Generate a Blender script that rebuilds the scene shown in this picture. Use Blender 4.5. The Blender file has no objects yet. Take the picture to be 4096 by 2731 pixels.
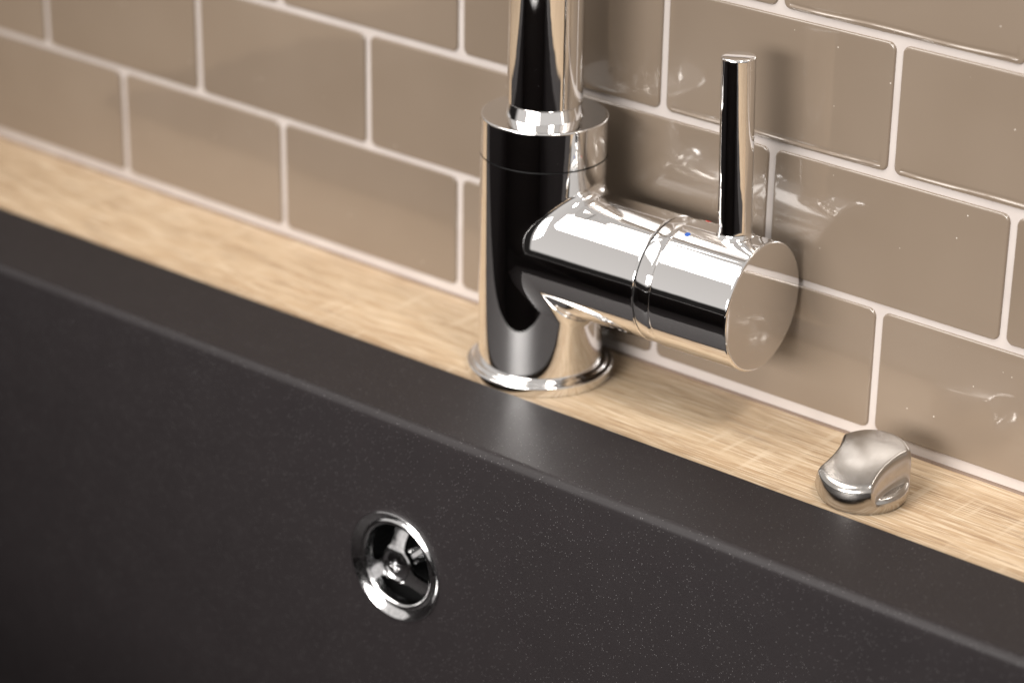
import bpy, bmesh, math, random
import numpy as np
from mathutils import Vector, Matrix

random.seed(7)
SC = bpy.context.scene
COL = SC.collection
PI = math.pi
MM = 0.001

# ------------------------------------------------------------------ camera
cam_d = bpy.data.cameras.new("camera")
cam = bpy.data.objects.new("camera", cam_d)
COL.objects.link(cam)
SC.camera = cam
cam_d.sensor_fit = 'HORIZONTAL'
cam_d.sensor_width = 36.0
cam_d.lens = 92.9045
cam_d.clip_start = 0.01
cam_d.clip_end = 50.0
_r = Vector((0.76454994, 0.644416, 0.01383506))
_d = Vector((0.27313239, -0.3044594, -0.91252571))
_f = Vector((-0.58383395, 0.70145028, -0.40878529))
_m = Matrix((( _r.x, -_d.x, -_f.x), (_r.y, -_d.y, -_f.y), (_r.z, -_d.z, -_f.z)))
cam.matrix_world = Matrix.Translation(Vector((0.88977, -0.78382, 0.44495))) @ _m.to_4x4()
cam_d.dof.use_dof = True
cam_d.dof.focus_distance = 0.965
cam_d.dof.aperture_fstop = 6.3

# ------------------------------------------------------------------ world, lamps, exposure
world = bpy.data.worlds.new("World")
SC.world = world
world.use_nodes = True
wn = world.node_tree
wn.nodes.clear()
w_out = wn.nodes.new("ShaderNodeOutputWorld")
w_bg = wn.nodes.new("ShaderNodeBackground")
w_tc = wn.nodes.new("ShaderNodeTexCoord")
w_sep = wn.nodes.new("ShaderNodeSeparateXYZ")
w_ramp = wn.nodes.new("ShaderNodeValToRGB")
w_map = wn.nodes.new("ShaderNodeMapRange")
w_map.inputs["From Min"].default_value = -1
wn.links.new(w_tc.outputs["Generated"], w_sep.inputs[0])
wn.links.new(w_sep.outputs["Z"], w_map.inputs["Value"])
wn.links.new(w_map.outputs[0], w_ramp.inputs[0])
wn.links.new(w_ramp.outputs[0], w_bg.inputs[0])
wn.links.new(w_bg.outputs[0], w_out.inputs[0])
# dim floor below the horizon, pale walls and ceiling above it
els = w_ramp.color_ramp.elements
els[0].position = 0.0; els[0].color = (0.02, 0.018, 0.017, 1)
els[1].position = 1.0; els[1].color = (0.72, 0.68, 0.65, 1)
e = els.new(0.515); e.color = (0.022, 0.02, 0.019, 1)
e = els.new(0.535); e.color = (0.86, 0.82, 0.79, 1)
w_bg.inputs[1].default_value = 0.80

def area_lamp(name, loc, target, sx, sy, power, col, spread=180):
    l = bpy.data.lights.new(name, 'AREA')
    l.shape = 'RECTANGLE'
    l.size = sx; l.size_y = sy
    l.energy = power
    l.color = col
    l.spread = math.radians(spread)
    o = bpy.data.objects.new(name, l)
    COL.objects.link(o)
    o.location = loc
    v = Vector(target) - Vector(loc)
    o.rotation_euler = v.to_track_quat('-Z', 'Y').to_euler()
    return o
area_lamp("ceiling_lamp", (0.0, -0.46, 0.78), (0.34, -0.06, 0.0), 0.72, 0.40, 2.2, (1.0, 0.955, 0.915), 96)
area_lamp("front_fill", (0.36, -1.12, 0.33), (0.37, -0.10, -0.03), 0.80, 0.28, 2.35, (1.0, 0.965, 0.935), 52)  # added fill from the front for tiles and basin wall, no known lamp
area_lamp("cabinet_lamp", (0.82, -0.30, 0.80), (0.36, -0.04, 0.05), 0.16, 0.12, 1.4, (1.0, 0.94, 0.88), 120)

SC.view_settings.view_transform = 'Standard'
SC.view_settings.look = 'None'
SC.view_settings.gamma = 1.0
SC.view_settings.exposure = 0.0
SC.cycles.max_bounces = 10
SC.cycles.caustics_reflective = False
SC.cycles.glossy_bounces = 8

# ------------------------------------------------------------------ materials
class Mat:
    def __init__(s, name):
        s.m = bpy.data.materials.new(name); s.m.use_nodes = True
        s.t = s.m.node_tree
        s.b = s.t.nodes["Principled BSDF"]
        s.tc = s.t.nodes.new("ShaderNodeTexCoord")
    def n(s, kind, **kw):
        o = s.t.nodes.new("ShaderNode" + kind)
        for k, v in kw.items():
            if k in o.inputs: o.inputs[k].default_value = v
            else: setattr(o, k, v)
        return o
    def l(s, a, b): s.t.links.new(a, b)
    def mapping(s, scale, rot=(0, 0, 0), src="Object"):
        mp = s.n("Mapping"); mp.inputs["Scale"].default_value = scale
        mp.inputs["Rotation"].default_value = rot
        s.l(s.tc.outputs[src], mp.inputs[0]); return mp.outputs[0]
    def noise(s, vec, scale=1.0, detail=2.0, rough=0.5, dist=0.0):
        o = s.n("TexNoise"); o.inputs["Scale"].default_value = scale
        o.inputs["Detail"].default_value = detail; o.inputs["Roughness"].default_value = rough
        o.inputs["Distortion"].default_value = dist
        s.l(vec, o.inputs["Vector"]); return o.outputs["Fac"]
    def ramp(s, fac, stops):
        o = s.n("ValToRGB"); el = o.color_ramp.elements
        el[0].position, el[0].color = stops[0][0], (*stops[0][1], 1)
        el[1].position, el[1].color = stops[-1][0], (*stops[-1][1], 1)
        for p, c in stops[1:-1]:
            x = el.new(p); x.color = (*c, 1)
        s.l(fac, o.inputs[0]); return o.outputs[0]
    def rng(s, fac, a, b, c, d):
        o = s.n("MapRange"); i = o.inputs
        i["From Min"].default_value = a; i["From Max"].default_value = b
        i["To Min"].default_value = c; i["To Max"].default_value = d
        s.l(fac, i["Value"]); return o.outputs[0]
    def mix(s, fac, a, b, mode='MIX'):
        o = s.n("Mix"); o.data_type = 'RGBA'; o.blend_type = mode
        for sock, v in ((o.inputs[0], fac), (o.inputs[6], a), (o.inputs[7], b)):
            if hasattr(v, "is_output"): s.l(v, sock)
            elif isinstance(v, (int, float)): sock.default_value = v
            else: sock.default_value = (*v, 1)
        return o.outputs[2]
    def bump(s, h, strength, dist):
        o = s.n("Bump"); o.inputs["Strength"].default_value = strength
        o.inputs["Distance"].default_value = dist
        s.l(h, o.inputs["Height"]); s.l(o.outputs[0], s.b.inputs["Normal"])
    def set(s, **kw):
        for k, v in kw.items():
            i = s.b.inputs[k.replace("_", " ")]
            if hasattr(v, "is_output"): s.l(v, i)
            elif isinstance(v, tuple): i.default_value = (*v, 1)
            else: i.default_value = v

# polished chrome with faint smears and a little dust
M = Mat("chrome")
v = M.mapping((1, 1, 1))
sm = M.rng(M.noise(v, 90, 4), 0.45, 0.75, 0.015, 0.06)
dust = M.rng(M.noise(v, 1900, 1), 0.80, 0.84, 0.0, 1.0)
rr = M.n("Math", operation='MULTIPLY_ADD'); M.l(dust, rr.inputs[0]); rr.inputs[1].default_value = 0.3; M.l(sm, rr.inputs[2])
M.set(Base_Color=(0.90, 0.89, 0.88), Metallic=1.0, Roughness=rr.outputs[0])
M.bump(M.noise(v, 55, 2, 0.4), 0.12, 0.0006)
CHROME = M.m
# steel of the overflow fitting: less polished, fine pits
M = Mat("polished_steel")
v = M.mapping((1, 1, 1))
M.set(Base_Color=M.ramp(M.noise(v, 700, 3), [(0.35, (0.78, 0.78, 0.79)), (0.6, (0.93, 0.93, 0.94))]), Metallic=1.0,
      Roughness=M.rng(M.noise(v, 900, 3), 0.4, 0.7, 0.08, 0.17))
STEEL = M.m
# satin nickel of the knob
M = Mat("satin_nickel")
v = M.mapping((1, 1, 1))
nz = M.noise(v, 2200, 3, 0.65)
M.set(Base_Color=(0.50, 0.475, 0.445), Metallic=1.0, Roughness=M.rng(M.noise(v, 260, 4, 0.7), 0.35, 0.7, 0.15, 0.24))
M.bump(nz, 0.10, 0.0001)
NICKEL = M.m
# near-black: shade of narrow gaps and the overflow opening put into the colour
M = Mat("gap_shade"); M.set(Base_Color=(0.005, 0.005, 0.005), Roughness=0.6); GAP_SHADE = M.m
M = Mat("blue_mark"); M.set(Base_Color=(0.015, 0.075, 0.32), Roughness=0.7); BLUE = M.m
M = Mat("red_mark"); M.set(Base_Color=(0.65, 0.02, 0.02), Roughness=0.7); RED = M.m

# black granite composite with mica specks
M = Mat("black_composite")
v = M.mapping((1, 1, 1))
vo = M.n("TexVoronoi", feature='F1'); vo.inputs["Scale"].default_value = 1250
M.l(v, vo.inputs["Vector"])
sep = M.n("SeparateColor"); M.l(vo.outputs["Color"], sep.inputs[0])
pick = M.rng(sep.outputs[0], 0.66, 0.74, 0.0, 1.0)
near = M.rng(vo.outputs["Distance"], 0.12, 0.22, 1.0, 0.0)
sp = M.n("Math", operation='MULTIPLY'); M.l(pick, sp.inputs[0]); M.l(near, sp.inputs[1])
br = M.n("Math", operation='MULTIPLY'); M.l(sp.outputs[0], br.inputs[0]); M.l(sep.outputs[1], br.inputs[1])
base = M.ramp(M.noise(v, 60, 4), [(0.3, (0.0118, 0.0092, 0.0098)), (0.7, (0.0135, 0.0107, 0.0113))])
M.set(Base_Color=M.mix(br.outputs[0], base, (0.25, 0.24, 0.24)), Roughness=M.rng(M.noise(v, 1500, 2), 0.3, 0.7, 0.50, 0.58))
M.b.inputs["Specular IOR Level"].default_value = 0.32
M.bump(M.noise(v, 2600, 3, 0.6), 0.22, 0.0002)
COMPOSITE = M.m

# oak laminate, grain along x with fine pale pores and faint cross rays
M = Mat("oak_laminate")
rot = (0, 0, math.radians(-1.6))
broad = M.noise(M.mapping((7, 60, 40), rot), 1, 4, 0.55, 0.6)
mid = M.noise(M.mapping((22, 260, 100), rot), 1, 4, 0.6, 0.9)
fine = M.noise(M.mapping((46, 1350, 300), rot), 1, 3, 0.6, 0.35)
pore = M.noise(M.mapping((34, 1900, 300), rot), 1, 2, 0.5, 0.2)
c = M.ramp(broad, [(0.28, (0.38, 0.225, 0.115)), (0.48, (0.49, 0.315, 0.175)), (0.72, (0.58, 0.40, 0.24))])
c = M.mix(M.rng(mid, 0.42, 0.72, 0.0, 0.75), c, (0.66, 0.49, 0.32))
c = M.mix(M.rng(mid, 0.46, 0.25, 0.0, 0.6), c, (0.36, 0.215, 0.115))
c = M.mix(M.rng(fine, 0.50, 0.62, 0.0, 0.9), c, (0.76, 0.60, 0.425))
c = M.mix(M.rng(pore, 0.45, 0.34, 0.0, 0.85), c, (0.25, 0.14, 0.075))
ray = M.noise(M.mapping((210, 16, 100), (0, 0, math.radians(9))), 1, 1, 0.5, 0.3)
patch = M.rng(M.noise(M.mapping((14, 30, 30)), 1, 2), 0.48, 0.62, 0.0, 1.0)
rp = M.n("Math", operation='MULTIPLY'); M.l(M.rng(ray, 0.57, 0.66, 0.0, 0.5), rp.inputs[0]); M.l(patch, rp.inputs[1])
c = M.mix(rp.outputs[0], c, (0.72, 0.56, 0.39))
hs = M.n("HueSaturation"); hs.inputs["Saturation"].default_value = 0.90; hs.inputs["Hue"].default_value = 0.506; hs.inputs["Value"].default_value = 0.91; M.l(c, hs.inputs["Color"]); c = hs.outputs[0]
M.set(Base_Color=c, Roughness=M.rng(fine, 0.3, 0.7, 0.52, 0.38))
M.b.inputs["Specular IOR Level"].default_value = 0.4
M.bump(fine, 0.25, 0.0003)
OAK = M.m

# glossy gel tile
M = Mat("taupe_gel_tile")
v = M.mapping((1, 1, 1))
oi = M.n("ObjectInfo")
wv = M.n("VectorMath", operation='ADD'); M.l(v, wv.inputs[0])
cmb = M.n("CombineXYZ"); M.l(oi.outputs["Random"], cmb.inputs[0]); M.l(oi.outputs["Random"], cmb.inputs[2])
M.l(cmb.outputs[0], wv.inputs[1])
vec = wv.outputs[0]
tone = M.ramp(M.noise(vec, 11, 3), [(0.3, (0.172, 0.132, 0.097)), (0.7, (0.200, 0.157, 0.119))])
tv = M.n("HueSaturation"); M.l(tone, tv.inputs["Color"])
M.l(M.rng(oi.outputs["Random"], 0, 1, 0.95, 1.05), tv.inputs["Value"])
du = M.n("TexVoronoi", feature='F1'); du.inputs["Scale"].default_value = 260; M.l(vec, du.inputs["Vector"])
ds = M.n("SeparateColor"); M.l(du.outputs["Color"], ds.inputs[0])
dp = M.n("Math", operation='MULTIPLY')
M.l(M.rng(ds.outputs[0], 0.93, 0.95, 0.0, 1.0), dp.inputs[0]); M.l(M.rng(du.outputs["Distance"], 0.05, 0.09, 0.75, 0.0), dp.inputs[1])
M.set(Base_Color=M.mix(dp.outputs[0], tv.outputs[0], (0.72, 0.68, 0.62)), Roughness=0.28, Coat_Weight=1.0, Coat_Roughness=0.04, Coat_IOR=1.5)
wb = M.n("Bump"); wb.inputs["Strength"].default_value = 0.15; wb.inputs["Distance"].default_value = 0.0010
M.l(M.noise(vec, 38, 1.0, 0.4), wb.inputs["Height"])
M.l(wb.outputs[0], M.b.inputs["Coat Normal"])
TILE = M.m
M = Mat("pale_grout")
v = M.mapping((1, 1, 1))
M.set(Base_Color=M.ramp(M.noise(v, 45, 4), [(0.3, (0.42, 0.375, 0.35)), (0.7, (0.475, 0.43, 0.40))]), Roughness=0.42)
M.bump(M.noise(v, 800, 2), 0.1, 0.0002)
GROUT = M.m

# ------------------------------------------------------------------ helpers
def link(name, me, mat, parent=None, loc=None):
    o = bpy.data.objects.new(name, me)
    if mat is not None and not me.materials: me.materials.append(mat)
    COL.objects.link(o)
    if parent is not None: o.parent = parent
    if loc is not None: o.location = loc
    return o
def smooth(me, deg=35):
    for pl in me.polygons: pl.use_smooth = True
    me.set_sharp_from_angle(angle=math.radians(deg))
def mesh(name, verts, faces, deg=35):
    me = bpy.data.meshes.new(name)
    me.from_pydata(verts, [], faces); me.validate(); me.update()
    bm = bmesh.new(); bm.from_mesh(me); bmesh.ops.recalc_face_normals(bm, faces=bm.faces); bm.to_mesh(me); bm.free()
    smooth(me, deg); return me
def lathe(name, prof, n=96, axis='z', deg=30):
    """prof: list of (radius, height) in mm; closed with caps where radius is 0"""
    vs, fs, rows = [], [], []
    for r, h in prof:
        row = []
        if r < 1e-6:
            vs.append((0, 0, h)); row = [len(vs) - 1]
        else:
            for i in range(n):
                a = 2 * PI * i / n
                vs.append((r * math.cos(a), r * math.sin(a), h)); row.append(len(vs) - 1)
        rows.append(row)
    for a, b in zip(rows[:-1], rows[1:]):
        if len(a) == 1 and len(b) == 1: continue
        for i in range(n):
            j = (i + 1) % n
            if len(a) == 1: fs.append((a[0], b[j], b[i]))
            elif len(b) == 1: fs.append((a[i], a[j], b[0]))
            else: fs.append((a[i], a[j], b[j], b[i]))
    if axis == 'x': vs = [(z, x, y) for x, y, z in vs]
    if axis == 'y': vs = [(x, -z, y) for x, y, z in vs]      # height runs towards -y
    return mesh(name, [(x * MM, y * MM, z * MM) for x, y, z in vs], fs, deg)
def arc(cx, cy, r, a0, a1, n):
    return [(cx + r * math.cos(math.radians(a0 + (a1 - a0) * i / n)), cy + r * math.sin(math.radians(a0 + (a1 - a0) * i / n))) for i in range(n + 1)]
def thing(name, label, cat, loc=(0, 0, 0)):
    o = bpy.data.objects.new(name, None); COL.objects.link(o)
    o.empty_display_size = 0.02
    o.location = [c * MM for c in loc]
    o["label"] = label; o["category"] = cat
    return o

# ------------------------------------------------------------------ tiled wall
ROW0 = 2.8
def line_z(k): return 3.4 + 52.0 * k
wv_, wf_ = [], []
x0, x1, z0, z1 = -420, 1000, -60, 640
for y in (0.0, 12.0):
    wv_ += [(x0, y, z0), (x1, y, z0), (x1, y, z1), (x0, y, z1)]
wf_ = [(0, 1, 2, 3), (7, 6, 5, 4), (0, 4, 5, 1), (1, 5, 6, 2), (2, 6, 7, 3), (3, 7, 4, 0)]
wall = link("wall", mesh("wall", [(x * MM, y * MM, z * MM) for x, y, z in wv_], wf_), GROUT)
wall["kind"] = "structure"

def tile_mesh(w, h, seed, lip):
    rnd = random.Random(seed)
    ph = [rnd.uniform(0, 6.28) for _ in range(6)]
    R, T = 3.1, 0.85
    ds = [0, 0.08, 0.22, 0.45, 0.7, 0.9, 1.1, 1.3, 1.5, 1.7, 1.9, 2.1, 2.3, 2.6, 3.0, 3.5, 4.2, 5.4, 7.0, 10.0]
    nx, nz, nc = 26, 10, 6
    vs, fs = [], []
    n = 0
    for d in ds:
        r = max(R - d, 0.6)
        hx, hz = w / 2 - d, h / 2 - d
        row = []
        for (sx, sz, a0) in ((1, 1, 0), (-1, 1, 90), (-1, -1, 180), (1, -1, 270)):
            cx, cz = sx * (hx - r), sz * (hz - r)
            for i in range(nc + 1):
                a = math.radians(a0 + 90 * i / nc)
                row.append((cx + r * math.cos(a), cz + r * math.sin(a)))
            # straight run to the next corner
            nsx, nsz = {(1, 1): (-1, 1), (-1, 1): (-1, -1), (-1, -1): (1, -1), (1, -1): (1, 1)}[(sx, sz)]
            a = math.radians(a0 + 90)
            p0 = (cx + r * math.cos(a), cz + r * math.sin(a))
            p1 = (nsx * (hx - r) + r * math.cos(a), nsz * (hz - r) + r * math.sin(a))
            m = nx if sz == nsz else nz
            for i in range(1, m):
                t = i / m
                row.append((p0[0] + (p1[0] - p0[0]) * t, p0[1] + (p1[1] - p0[1]) * t))
        n = len(row)
        for x, z in row:
            prof = T * (1 - math.exp(-d / 0.22)) if d > 0 else 0
            prof += 0.16 * (1 - math.exp(-d / 4.5))
            bot = max(0.0, -z - (h / 2 - 12)) / 12            # only along the lower edge
            wob = 1 + 0.35 * math.sin(x * 0.21 + ph[0]) + 0.25 * math.sin(x * 0.53 + ph[1])
            dd = 1.45 + 0.25 * math.sin(x * 0.11 + ph[2])
            if bot > 0 and d > 0 and abs(x) < hx + d - 3:
                prof += lip * wob * math.exp(-((d - dd) / 0.36) ** 2) * min(1, bot * 1.4)
                prof -= lip * 0.55 * math.exp(-((d - dd - 0.95) / 0.5) ** 2) * min(1, bot * 1.4)
            vs.append((x * MM, -prof * MM, z * MM))
    for k in range(len(ds) - 1):
        for i in range(n):
            j = (i + 1) % n
            fs.append((k * n + i, k * n + j, (k + 1) * n + j, (k + 1) * n + i))
    fs.append(tuple((len(ds) - 1) * n + i for i in range(n)))
    me = bpy.data.meshes.new("tile")
    me.from_pydata(vs, [], fs); me.update()
    bm = bmesh.new(); bm.from_mesh(me); bmesh.ops.recalc_face_normals(bm, faces=bm.faces); bm.to_mesh(me); bm.free()
    me.materials.append(TILE)
    for pl in me.polygons: pl.use_smooth = True
    return me
GAP = 2.9
tms = [tile_mesh(104 - GAP, 52 - GAP, s, lp) for s, lp in ((1, 0.0), (2, 0.0), (3, 0.34), (4, 0.30))]
rt = random.Random(5)
for k in range(0, 12):
    off = 0.5 if k % 2 == 0 else 0.0
    for i in range(-4, 9):
        cx = (i + off) * 104.0
        if cx - 52 < x0 + 5 or cx + 52 > x1 - 5: continue
        hi_ = cx > 330 and k >= 2
        t = link("tile", tms[rt.randrange(2) + (2 if hi_ else 0)], None, wall, (cx * MM, 0.0, (line_z(k) + 26.0) * MM))
        t.rotation_euler = (rt.uniform(-.003, .003), rt.uniform(-.0015, .0015), rt.uniform(-.003, .003))
        t.location.y = -0.02 * MM
        if k == 0: t.location.z += 0.35 * MM

# ------------------------------------------------------------------ countertop (with the opening for the sink)
SX0, SX1, SY1, SY0 = -95.0, 665.0, -66.6, -600.0     # sink outline (its own frame)
def frame_mesh(name, o, i, zt, zb):
    vs = []
    for z in (zt, zb):
        for (a, b, c_, d_) in (o, i):
            vs += [(a, b, z), (c_, b, z), (c_, d_, z), (a, d_, z)]
    fs = []
    for q in range(4):
        r_ = (q + 1) % 4
        fs.append((q, r_, 4 + r_, 4 + q)); fs.append((8 + q, 12 + q, 12 + r_, 8 + r_))
        fs.append((q, 8 + q, 8 + r_, r_)); fs.append((4 + q, 4 + r_, 12 + r_, 12 + q))
    me = mesh(name, [(x * MM, y * MM, z * MM) for x, y, z in vs], fs, 30)
    return me
ct = link("countertop", frame_mesh("countertop", (x0, -596, x1, -0.4), (SX0 + 9, SY0 + 9, SX1 - 9, SY1 - 12), 0.0, -38.0), OAK)
ct["label"] = "pale oak wood-grain worktop running along the foot of the tiled wall"
ct["category"] = "countertop"
# thin dark joint between worktop and wall
gj = bpy.data.meshes.new("joint")
link("wall_joint", mesh("joint", [(x * MM, y * MM, z * MM) for x in (x0, x1) for y, z in ((0.0, 0.0), (-0.9, 0.02), (-0.55, 0.8), (0.0, 1.0))],
     [(0, 1, 5, 4), (1, 2, 6, 5), (2, 3, 7, 6), (3, 0, 4, 7), (0, 3, 2, 1), (4, 5, 6, 7)]), None, wall).data.materials.append(
     (lambda mm: (mm.set(Base_Color=(0.16, 0.11, 0.08), Roughness=0.7), mm.m)[1])(Mat("brown_joint")))

# ------------------------------------------------------------------ sink
sink = thing("kitchen_sink", "matt black speckled composite sink sunk into the oak worktop", "sink", (0, 0, 0))
sink.rotation_euler = (0, 0, math.radians(0.62))
def rrect(xa, ya, xb, yb, r, xs, nc=8):
    """counter-clockwise from the right back corner; xs = extra x stations on the back edge"""
    pts = []
    for cx, cy, a0 in ((xb - r, yb - r, 0), (xa + r, yb - r, 90), (xa + r, ya + r, 180), (xb - r, ya + r, 270)):
        for i in range(nc + 1):
            a = math.radians(a0 + 90 * i / nc)
            pts.append((cx + r * math.cos(a), cy + r * math.sin(a)))
        if a0 == 0:
            for x in xs: pts.append((x, yb))
    return pts
HX, HZ, HR = 270.0, -61.6, 22.5       # overflow hole
RZ = 2.6                               # rim height
BX0, BX1, BY0, BY1 = -34.0, 610.0, -555.0, -113.2
FR = 3.4
rings = []
xs = [500, 400, HX + 32, HX - 32, 180, 90]
def outer(ins, z, r): rings.append([(x, y, z) for x, y in rrect(SX0 + ins, SY0 + ins, SX1 - ins, SY1 - ins, r, xs)])
def inner(out, z, r): rings.append([(x, y, z) for x, y in rrect(BX0 - out, BY0 - out, BX1 + out, BY1 + out, r, xs)])
outer(0.0, 0.05, 8); outer(0.0, RZ - 0.6, 8)
for a in (22, 45, 68, 90): outer(0.6 - 0.6 * math.cos(math.radians(a)), RZ - 0.6 + 0.6 * math.sin(math.radians(a)), 8)
outer(1.2, RZ, 8)
inner(FR + 0.8, RZ, 18)
for a in range(0, 91, 9): inner(FR - FR * math.sin(math.radians(a)), RZ - FR + FR * math.cos(math.radians(a)), 14 + 4 - 4 * a / 90)
inner(0, -3.2, 14)
inner(0, HZ + 32, 14); k_top = len(rings) - 1
inner(0, HZ - 32, 14)
inner(0, -208, 14)
for a in range(0, 91, 10): inner(-18 + 18 * math.cos(math.radians(a)), -212 - 18 * math.sin(math.radians(a)), 14 - 10 * a / 90)
inner(-60, -230.4, 4)
vs = [p for rg in rings for p in rg]; n = len(rings[0]); fs = []
skip = None
for k in range(len(rings) - 1):
    for i in range(n):
        j = (i + 1) % n
        xa, xb = rings[k][i][0], rings[k][j][0]
        if k == k_top and abs(xa - (HX + 32)) < .01 and abs(xb - (HX - 32)) < .01:
            skip = (k * n + i, k * n + j, (k + 1) * n + j, (k + 1) * n + i); continue
        fs.append((k * n + i, k * n + j, (k + 1) * n + j, (k + 1) * n + i))
fs.append(tuple((len(rings) - 1) * n + i for i in range(n)))
NH = 96
hole = []
for i in range(NH):
    a = 2 * PI * i / NH
    vs.append((HX + HR * math.cos(a), BY1, HZ + HR * math.sin(a))); hole.append(len(vs) - 1)
corner = {0: skip[0], 1: skip[1], 2: skip[2], 3: skip[3]}   # +x+z, -x+z, -x-z, +x-z
for i in range(NH):
    j = (i + 1) % NH
    fs.append((hole[i], hole[j], corner[int(i * 4 / NH)]))
for q in range(4):
    fs.append((corner[q], hole[(q + 1) * NH // 4 % NH], corner[(q + 1) % 4]))
me = mesh("basin", [(x * MM, y * MM, z * MM) for x, y, z in vs], fs, 40)
basin = link("basin", me, COMPOSITE, sink)

# overflow fitting: dished ring, recess, three-spoke wheel, screw (local axis points to -y)
ov = lathe("overflow_ring", [(17.15, -5.0), (17.1, -1.8)] + arc(18.25, -1.5, 1.25, 180, 40, 12) +
           [(19.45, -0.95), (19.9, -0.75), (21.2, 0.12), (22.5, 0.98)] + [(22.8, 1.12), (23.03, 1.0), (23.1, 0.7), (23.1, 0.02)], 128, 'y', 28)
ovo = link("overflow_ring", ov, STEEL, sink, (HX * MM, BY1 * MM, HZ * MM))
ovo["label"] = "round polished steel overflow fitting with three spokes on the black basin wall"
cup = lathe("recess_wall", [(17.2, -1.4), (17.05, -1.9), (16.55, -3.9), (16.45, -4.1), (16.5, -4.4)], 96, 'y', 28)
link("recess_wall", cup, STEEL, ovo)
back = lathe("drain_pipe", [(18.5, -4.3), (18.5, -40.0), (0.0, -40.0)], 48, 'y', 28)
link("drain_pipe", back, GAP_SHADE, ovo)  # coloured near-black to give the shade inside the openings
def spoke_mesh():
    vs, fs = [], []
    st = [(6.8, 4.6), (7.6, 3.8), (8.6, 3.3), (11.0, 3.1), (13.6, 3.3), (15.2, 3.9), (16.4, 5.1)]
    n = 9
    for r_, w in st:
        for kk in range(2):
            for i in range(n):
                t = -1 + 2 * i / (n - 1)
                y = w * t
                crown = -0.3 - 0.41 * (r_ - 6.8) + 0.2 * (1 - t * t)
                z = crown if kk == 0 else crown - 1.6
                vs.append((y, -z, r_ if abs(r_) < 15.5 else math.sqrt(max(16.7 ** 2 - y * y, 1))))
    for k in range(len(st) - 1):
        a, b = k * 2 * n, (k + 1) * 2 * n
        for i in range(n - 1):
            fs.append((a + i, a + i + 1, b + i + 1, b + i)); fs.append((a + n + i, b + n + i, b + n + i + 1, a + n + i + 1))
        fs.append((a, b, b + n, a + n)); fs.append((a + n - 1, a + 2 * n - 1, b + 2 * n - 1, b + n - 1))
    return mesh("spoke", [(x * MM, y * MM, z * MM) for x, y, z in vs], fs, 40)
spm = spoke_mesh()
for a in (2, 122, 242):
    s_ = link("spoke", spm, STEEL, ovo); s_.rotation_euler = (0, math.radians(a), 0)
link("hub", lathe("hub", [(5.7, -1.3), (6.05, -0.5)] + [(6.5, -0.25), (7.1, -0.38), (7.5, -0.8), (7.6, -3.1), (0, -3.1)], 64, 'y', 30), STEEL, ovo)
def screw_mesh():
    # domed head with a cross recess, as a polar height field
    vs, fs = [], []
    NR, NA = 26, 96
    vs.append((0, 1.3, 0))
    for k in range(1, NR + 1):
        r_ = 4.9 * k / NR
        for i in range(NA):
            a = 2 * PI * i / NA
            u, w = r_ * math.cos(a + .15), r_ * math.sin(a + .15)
            h = 0.15 - 0.045 * r_ * r_
            arm_ = min(max(abs(u) - .5, 0) + max(abs(w) - 1.9, 0), max(abs(w) - .5, 0) + max(abs(u) - 1.9, 0))
            h -= 1.5 * max(0, 1 - arm_ / 0.3)
            if k == NR: h = -2.0
            vs.append((u, -h + 1.6 - 0.9, w))
    vs[0] = (0, 1.3 + .7 - .15, 0)
    for i in range(NA): fs.append((0, 1 + i, 1 + (i + 1) % NA))
    for k in range(NR - 1):
        for i in range(NA):
            j = (i + 1) % NA
            fs.append((1 + k * NA + i, 1 + (k + 1) * NA + i, 1 + (k + 1) * NA + j, 1 + k * NA + j))
    return mesh("screw", [(x * MM, y * MM, z * MM) for x, y, z in vs], fs, 50)
so = link("screw", screw_mesh(), STEEL, ovo); so.scale = (1.2, 1.0, 1.2); so.location.y = -0.65 * MM
thr = []
for i in range(26): thr += [(3.0, -4.0 - i * 1.0), (3.45, -4.5 - i * 1.0)]
link("threaded_rod", lathe("threaded_rod", thr, 32, 'y', 60), STEEL, ovo)

# ------------------------------------------------------------------ faucet
FX, FY = 278.75, -31.98
fau = thing("kitchen_faucet", "polished chrome single-lever mixer tap standing between black sink and tiled wall", "tap", (FX, FY, 0))
RB, ZA, PHI = 24.85, 55.2, 0.0327
# base flange
pf = [(0, 0.02), (29.2, 0.02), (29.45, 0.3), (29.5, 0.8), (29.5, 3.4)] + arc(28.5, 3.4, 1.0, 0, 80, 6) + [(27.4, 4.5), (27.0, 4.75), (26.6, 5.3), (26.1, 5.55), (24.9, 5.6), (24.0, 5.6)]
link("base_flange", lathe("base_flange", pf, 160, 'z', 25), CHROME, fau)
# body with side arm: smooth union of two cylinders, polygonised on a grid, pulled onto the exact surface
ca, sa = math.cos(PHI), math.sin(PHI)
def field(p):
    x, y, z = p[..., 0], p[..., 1], p[..., 2]
    rb_ = np.sqrt(x * x + y * y) + 1e-9
    A = rb_ - RB
    l = x * ca + y * sa; q = -x * sa + y * ca; w = z - ZA
    ra_ = np.sqrt(q * q + w * w) + 1e-9
    B = ra_ - RB
    B = np.where(l < -2, np.maximum(B, 3 + 0 * B), np.where(l < 6, B + 0.02 * (6 - l) ** 2, B))
    gx, gy = x / rb_, y / rb_
    hx, hy = -sa * q / ra_, ca * q / ra_
    dot = np.clip(gx * hx + gy * hy, -1, 1)
    k = 0.05 + 4.5 * np.sqrt(1 - dot * dot) ** 1.2
    u = np.maximum(k - A, 0); v_ = np.maximum(k - B, 0)
    return np.maximum(k, np.minimum(A, B)) - np.sqrt(u * u + v_ * v_)
def grad(p, h=0.02):
    g = np.zeros_like(p)
    for i in range(3):
        d = np.zeros(3); d[i] = h
        g[..., i] = (field(p + d) - field(p - d)) / (2 * h)
    return g
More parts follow.
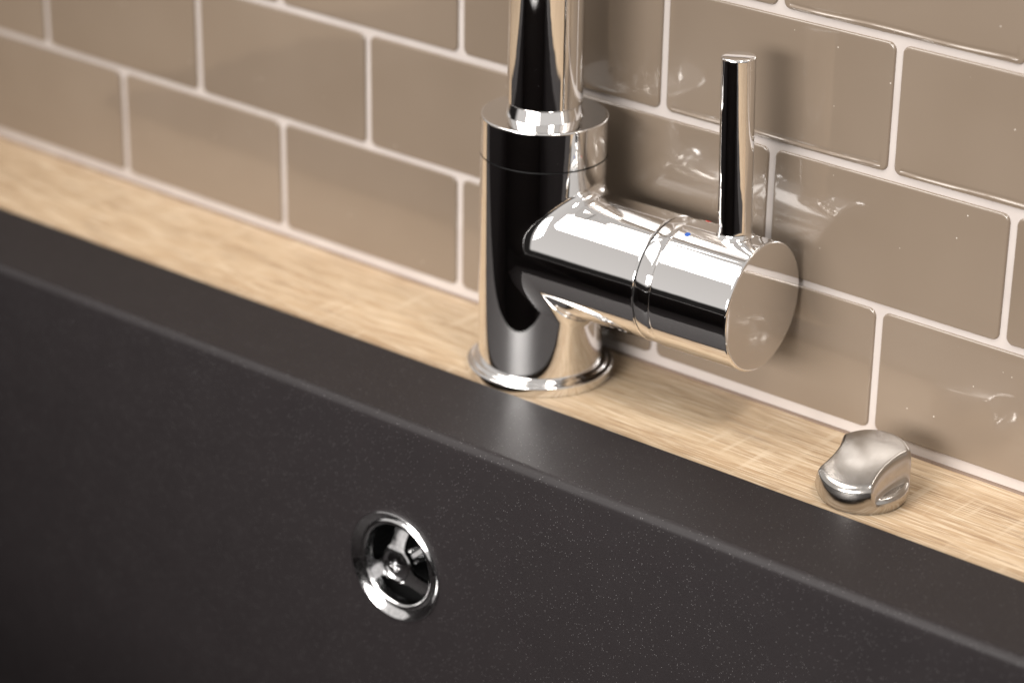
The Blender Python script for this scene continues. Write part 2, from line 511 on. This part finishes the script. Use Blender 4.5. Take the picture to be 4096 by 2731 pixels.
def surface_net(lo, hi, step):
    nx, ny, nz = [int(round((b - a) / step)) + 1 for a, b in zip(lo, hi)]
    X = np.stack(np.meshgrid(*[np.linspace(a, b, m) for a, b, m in zip(lo, hi, (nx, ny, nz))], indexing='ij'), -1)
    F = field(X); S = F < 0
    cnt = np.zeros((nx - 1, ny - 1, nz - 1)); acc = np.zeros((nx - 1, ny - 1, nz - 1, 3))
    for ax in range(3):
        sl0 = [slice(None)] * 3; sl1 = [slice(None)] * 3
        sl0[ax] = slice(0, -1); sl1[ax] = slice(1, None)
        f0, f1 = F[tuple(sl0)], F[tuple(sl1)]
        cr = (f0 < 0) != (f1 < 0)
        t = np.where(cr, f0 / (f0 - f1 + 1e-20), 0)
        P = X[tuple(sl0)] + t[..., None] * (X[tuple(sl1)] - X[tuple(sl0)])
        oth = [a for a in range(3) if a != ax]
        for da in (0, 1):
            for db in (0, 1):
                s = [slice(None)] * 3
                for a, dd in zip(oth, (da, db)):
                    m = cr.shape[a]; s[a] = slice(dd, m - 1 + dd)
                c_ = cr[tuple(s)]
                cnt += c_; acc += np.where(c_[..., None], P[tuple(s)], 0)
    has = cnt > 0
    idx = -np.ones(cnt.shape, int); idx[has] = np.arange(has.sum())
    V = acc[has] / cnt[has][:, None]
    faces = []
    for ax in range(3):
        sl0 = [slice(None)] * 3; sl1 = [slice(None)] * 3
        sl0[ax] = slice(0, -1); sl1[ax] = slice(1, None)
        s0, s1 = S[tuple(sl0)], S[tuple(sl1)]
        b, c_ = [(1, 2), (2, 0), (0, 1)][ax]
        for i in np.argwhere(s0 != s1):
            if i[b] == 0 or i[c_] == 0 or i[b] >= cnt.shape[b] or i[c_] >= cnt.shape[c_]: continue
            q = []
            for db, dc in ((-1, -1), (0, -1), (0, 0), (-1, 0)):
                j = i.copy(); j[b] += db; j[c_] += dc; q.append(idx[tuple(j)])
            if min(q) < 0: continue
            faces.append(q if s0[tuple(i)] else q[::-1])
    for _ in range(6):
        g = grad(V); f_ = field(V)
        V = V - (f_ / np.maximum((g * g).sum(-1), .2))[:, None] * g
    return V, faces
ARM_END = 60.6
lo, hi = (-27.0, -28.0, 3.0), (63.0, 30.5, 92.5)
V, FC = surface_net(lo, hi, 1.25)
# trim to clean planes at the collar and at the arm's end
l_ = V[:, 0] * ca + V[:, 1] * sa
TOPZ = 92.0
me = bpy.data.meshes.new("body")
me.from_pydata([tuple(p * MM) for p in V], [], [tuple(q) for q in FC]); me.update()
bm = bmesh.new(); bm.from_mesh(me)
for co, no in (((0, 0, TOPZ * MM), (0, 0, 1)), ((ARM_END * ca * MM, ARM_END * sa * MM, 0), (ca, sa, 0))):
    bmesh.ops.bisect_plane(bm, geom=bm.verts[:] + bm.edges[:] + bm.faces[:], dist=1e-6, plane_co=co, plane_no=no, clear_outer=True)
bmesh.ops.recalc_face_normals(bm, faces=bm.faces)
bm.to_mesh(me); bm.free()
Vn = np.array([v.co[:] for v in me.vertices]) / MM
g = grad(Vn)
f_ = field(Vn)
g /= np.linalg.norm(g, axis=1)[:, None]
for pl in me.polygons: pl.use_smooth = True
# outward orientation
pl = me.polygons[len(me.polygons) // 2]
if np.dot(np.array(pl.normal), g[pl.vertices[0]]) < 0: me.flip_normals()
me.normals_split_custom_set_from_vertices([tuple(x) for x in g])
link("body", me, CHROME, fau)
# core coloured dark as the shade in the collar gap, collar, spout ring and spout
link("gap_ring", lathe("gap_ring", [(20, 91.0), (24.3, 91.0), (24.3, 93.0), (20, 93.0)], 96), GAP_SHADE, fau)
col = [(24.0, 92.25), (24.6, 92.25), (24.85, 92.5), (24.85, 93.5), (24.85, 106.4), (24.85, 107.2)] + arc(24.15, 107.4, 0.7, 0, 90, 6) + [(23.4, 108.1), (14, 108.1)]
link("collar", lathe("collar", col, 160, 'z', 25), CHROME, fau)
link("spout_ring", lathe("spout_ring", [(14.2, 108.0), (15.1, 108.12), (13.8, 112.7), (13.0, 112.9)], 128, 'z', 9), CHROME, fau)
link("spout", lathe("spout", [(13.6, 113.1), (14.4, 113.1), (14.65, 113.4), (14.65, 116), (14.65, 200), (14.65, 330), (14.2, 331), (0, 331)], 128, 'z', 25), CHROME, fau)
# handle on the arm
arm = Matrix.Translation(Vector((0, 0, ZA * MM))) @ Matrix.Rotation(PHI, 4, 'Z')
def on_arm(name, prof, mat, deg=25, n=160):
    o = link(name, lathe(name, prof, n, 'x', deg), mat, fau)
    o.matrix_local = arm; return o
on_arm("arm_lip", [(24.0, 59.9)] + [(24.85, 60.62), (24.88, 60.9), (24.8, 61.3), (24.5, 61.55), (23.6, 61.6)], CHROME)
on_arm("arm_gap", [(20, 59), (23.7, 59), (23.7, 70), (20, 70)], GAP_SHADE)  # core whose dark colour stands for shade in the grooves
on_arm("cartridge_ring", [(23.2, 61.9), (24.2, 61.9), (24.55, 62.15), (24.65, 62.6), (24.65, 66.8), (24.5, 67.6), (24.1, 68.3), (23.4, 68.6)], CHROME)
head = on_arm("handle_head", [(23.0, 68.9), (24.4, 68.9)] + arc(24.35, 69.75, 0.8, -70, 0, 5) + [(25.15, 70.6), (25.15, 102.2), (25.15, 102.9)] + arc(24.25, 103.0, 0.9, 0, 75, 6) + [(24.2, 103.92), (24.0, 103.92), (0, 103.95)], CHROME)
LV = 89.8
lvp = [(0, 22.0), (8.0, 22.0), (7.7, 24.2), (7.1, 25.0), (6.6, 25.7), (6.42, 26.6), (6.4, 28), (6.4, 92.2), (6.4, 93.0)] + arc(5.6, 93.1, 0.8, 0, 80, 6) + [(5.2, 93.94), (0, 94.0)]
lev = link("lever", lathe("lever", lvp, 96, 'z', 25), CHROME, fau)
lev.matrix_local = arm @ Matrix.Translation(Vector((LV * MM, 1.3 * MM, 0))) @ Matrix.Rotation(math.radians(-1.9), 4, 'Y')
def dot(name, l, ang, mat):
    o = link(name, lathe(name, [(0, 25.26), (0.6, 25.26), (1.1, 25.25), (1.2, 25.15), (1.2, 24.8)], 24), mat, fau)
    o.matrix_local = arm @ Matrix.Translation(Vector((l * MM, 0, 0))) @ Matrix.Rotation(math.radians(-ang), 4, 'X')
dot("blue_mark", 74.1, -18.6, BLUE)
dot("red_mark", 72.2, 20.5, RED)

# ------------------------------------------------------------------ knob
KX, KY, KR = 438.3, -40.1, 17.15
knob = thing("waste_knob", "small satin metal pop-up waste knob with finger scoops on the oak worktop", "knob", (KX, KY, 0))
def knob_mesh():
    AX = math.radians(0)                 # direction of the scoops
    cx_, sx_ = math.cos(AX), math.sin(AX)
    cr_, sr_ = math.cos(math.radians(-2)), math.sin(math.radians(-2))
    cl_, sl_ = math.cos(math.radians(7)), math.sin(math.radians(7))
    NR, NA = 80, 200
    rs = [KR * (1 - (1 - k / NR) ** 1.35) for k in range(NR + 1)]
    def smax(a, b, k):
        h = max(k - abs(a - b), 0) / k
        return max(a, b) + h * h * k * 0.25
    def smin(a, b, k): return -smax(-a, -b, k)
    def raw(x, y):
        u = x * cx_ + y * sx_            # across the scoops
        w = -x * sx_ + y * cx_           # along the grip
        r_ = math.hypot(x, y)
        top = 17.6 + 0.29 * w - 0.006 * u * u - 0.006 * w * w
        # scoop: circle of radius 17 centred outside the knob
        if u > 0: ds = 40.0 - math.hypot(x * cr_ + y * sr_ - 50.6, -x * sr_ + y * cr_)
        else: ds = 21.5 - math.hypot(x * cl_ + y * sl_ + 33.2, -x * sl_ + y * cl_)       # >0 inside the bite
        led = 7.2 + 0.06 * w - 0.05 * (abs(u) - 12) 
        wallz = top - max(0.0, ds + 0.4) * 5.5
        h = smin(top, wallz, 2.4)
        h = smax(h, led, 0.5)
        return h
    offs = [(0, 0)] + [(q * math.cos(t * PI / 4), q * math.sin(t * PI / 4)) for q in (0.45, 0.9) for t in range(8)]
    def height(x, y):
        h = sum(raw(x + a, y + b) for a, b in offs) / len(offs)
        e_ = KR - math.hypot(x, y)
        R_ = 2.3
        if e_ < R_: h -= R_ - math.sqrt(max(R_ * R_ - (R_ - e_) ** 2, 0))
        return h
    vs = [(0, 0, height(0, 0))]; fs = []
    for k in range(1, NR + 1):
        for i in range(NA):
            a = 2 * PI * i / NA
            x, y = rs[k] * math.cos(a), rs[k] * math.sin(a)
            vs.append((x, y, height(x, y)))
    # side wall and underside
    top_row = 1 + (NR - 1) * NA
    levels = 10
    for k in range(1, levels + 1):
        for i in range(NA):
            zt = vs[top_row + i][2]
            z = zt + (1.3 - zt) * k / levels
            rr_ = KR + 0.1 - 0.9 * (k / levels) ** 2.2
            a = 2 * PI * i / NA
            vs.append((rr_ * math.cos(a), rr_ * math.sin(a), z))
    for rr_, z in ((KR - 1.0, 1.0), (KR - 1.6, 0.8), (KR - 1.7, 0.02)):
        for i in range(NA):
            a = 2 * PI * i / NA
            vs.append((rr_ * math.cos(a), rr_ * math.sin(a), z))
    for i in range(NA): fs.append((0, 1 + i, 1 + (i + 1) % NA))
    rows = (len(vs) - 1) // NA
    for k in range(rows - 1):
        for i in range(NA):
            j = (i + 1) % NA
            fs.append((1 + k * NA + i, 1 + (k + 1) * NA + i, 1 + (k + 1) * NA + j, 1 + k * NA + j))
    fs.append(tuple(1 + (rows - 1) * NA + i for i in range(NA)))
    return mesh("grip", [(x * MM, y * MM, z * MM) for x, y, z in vs], fs, 60)
link("grip", knob_mesh(), NICKEL, knob)
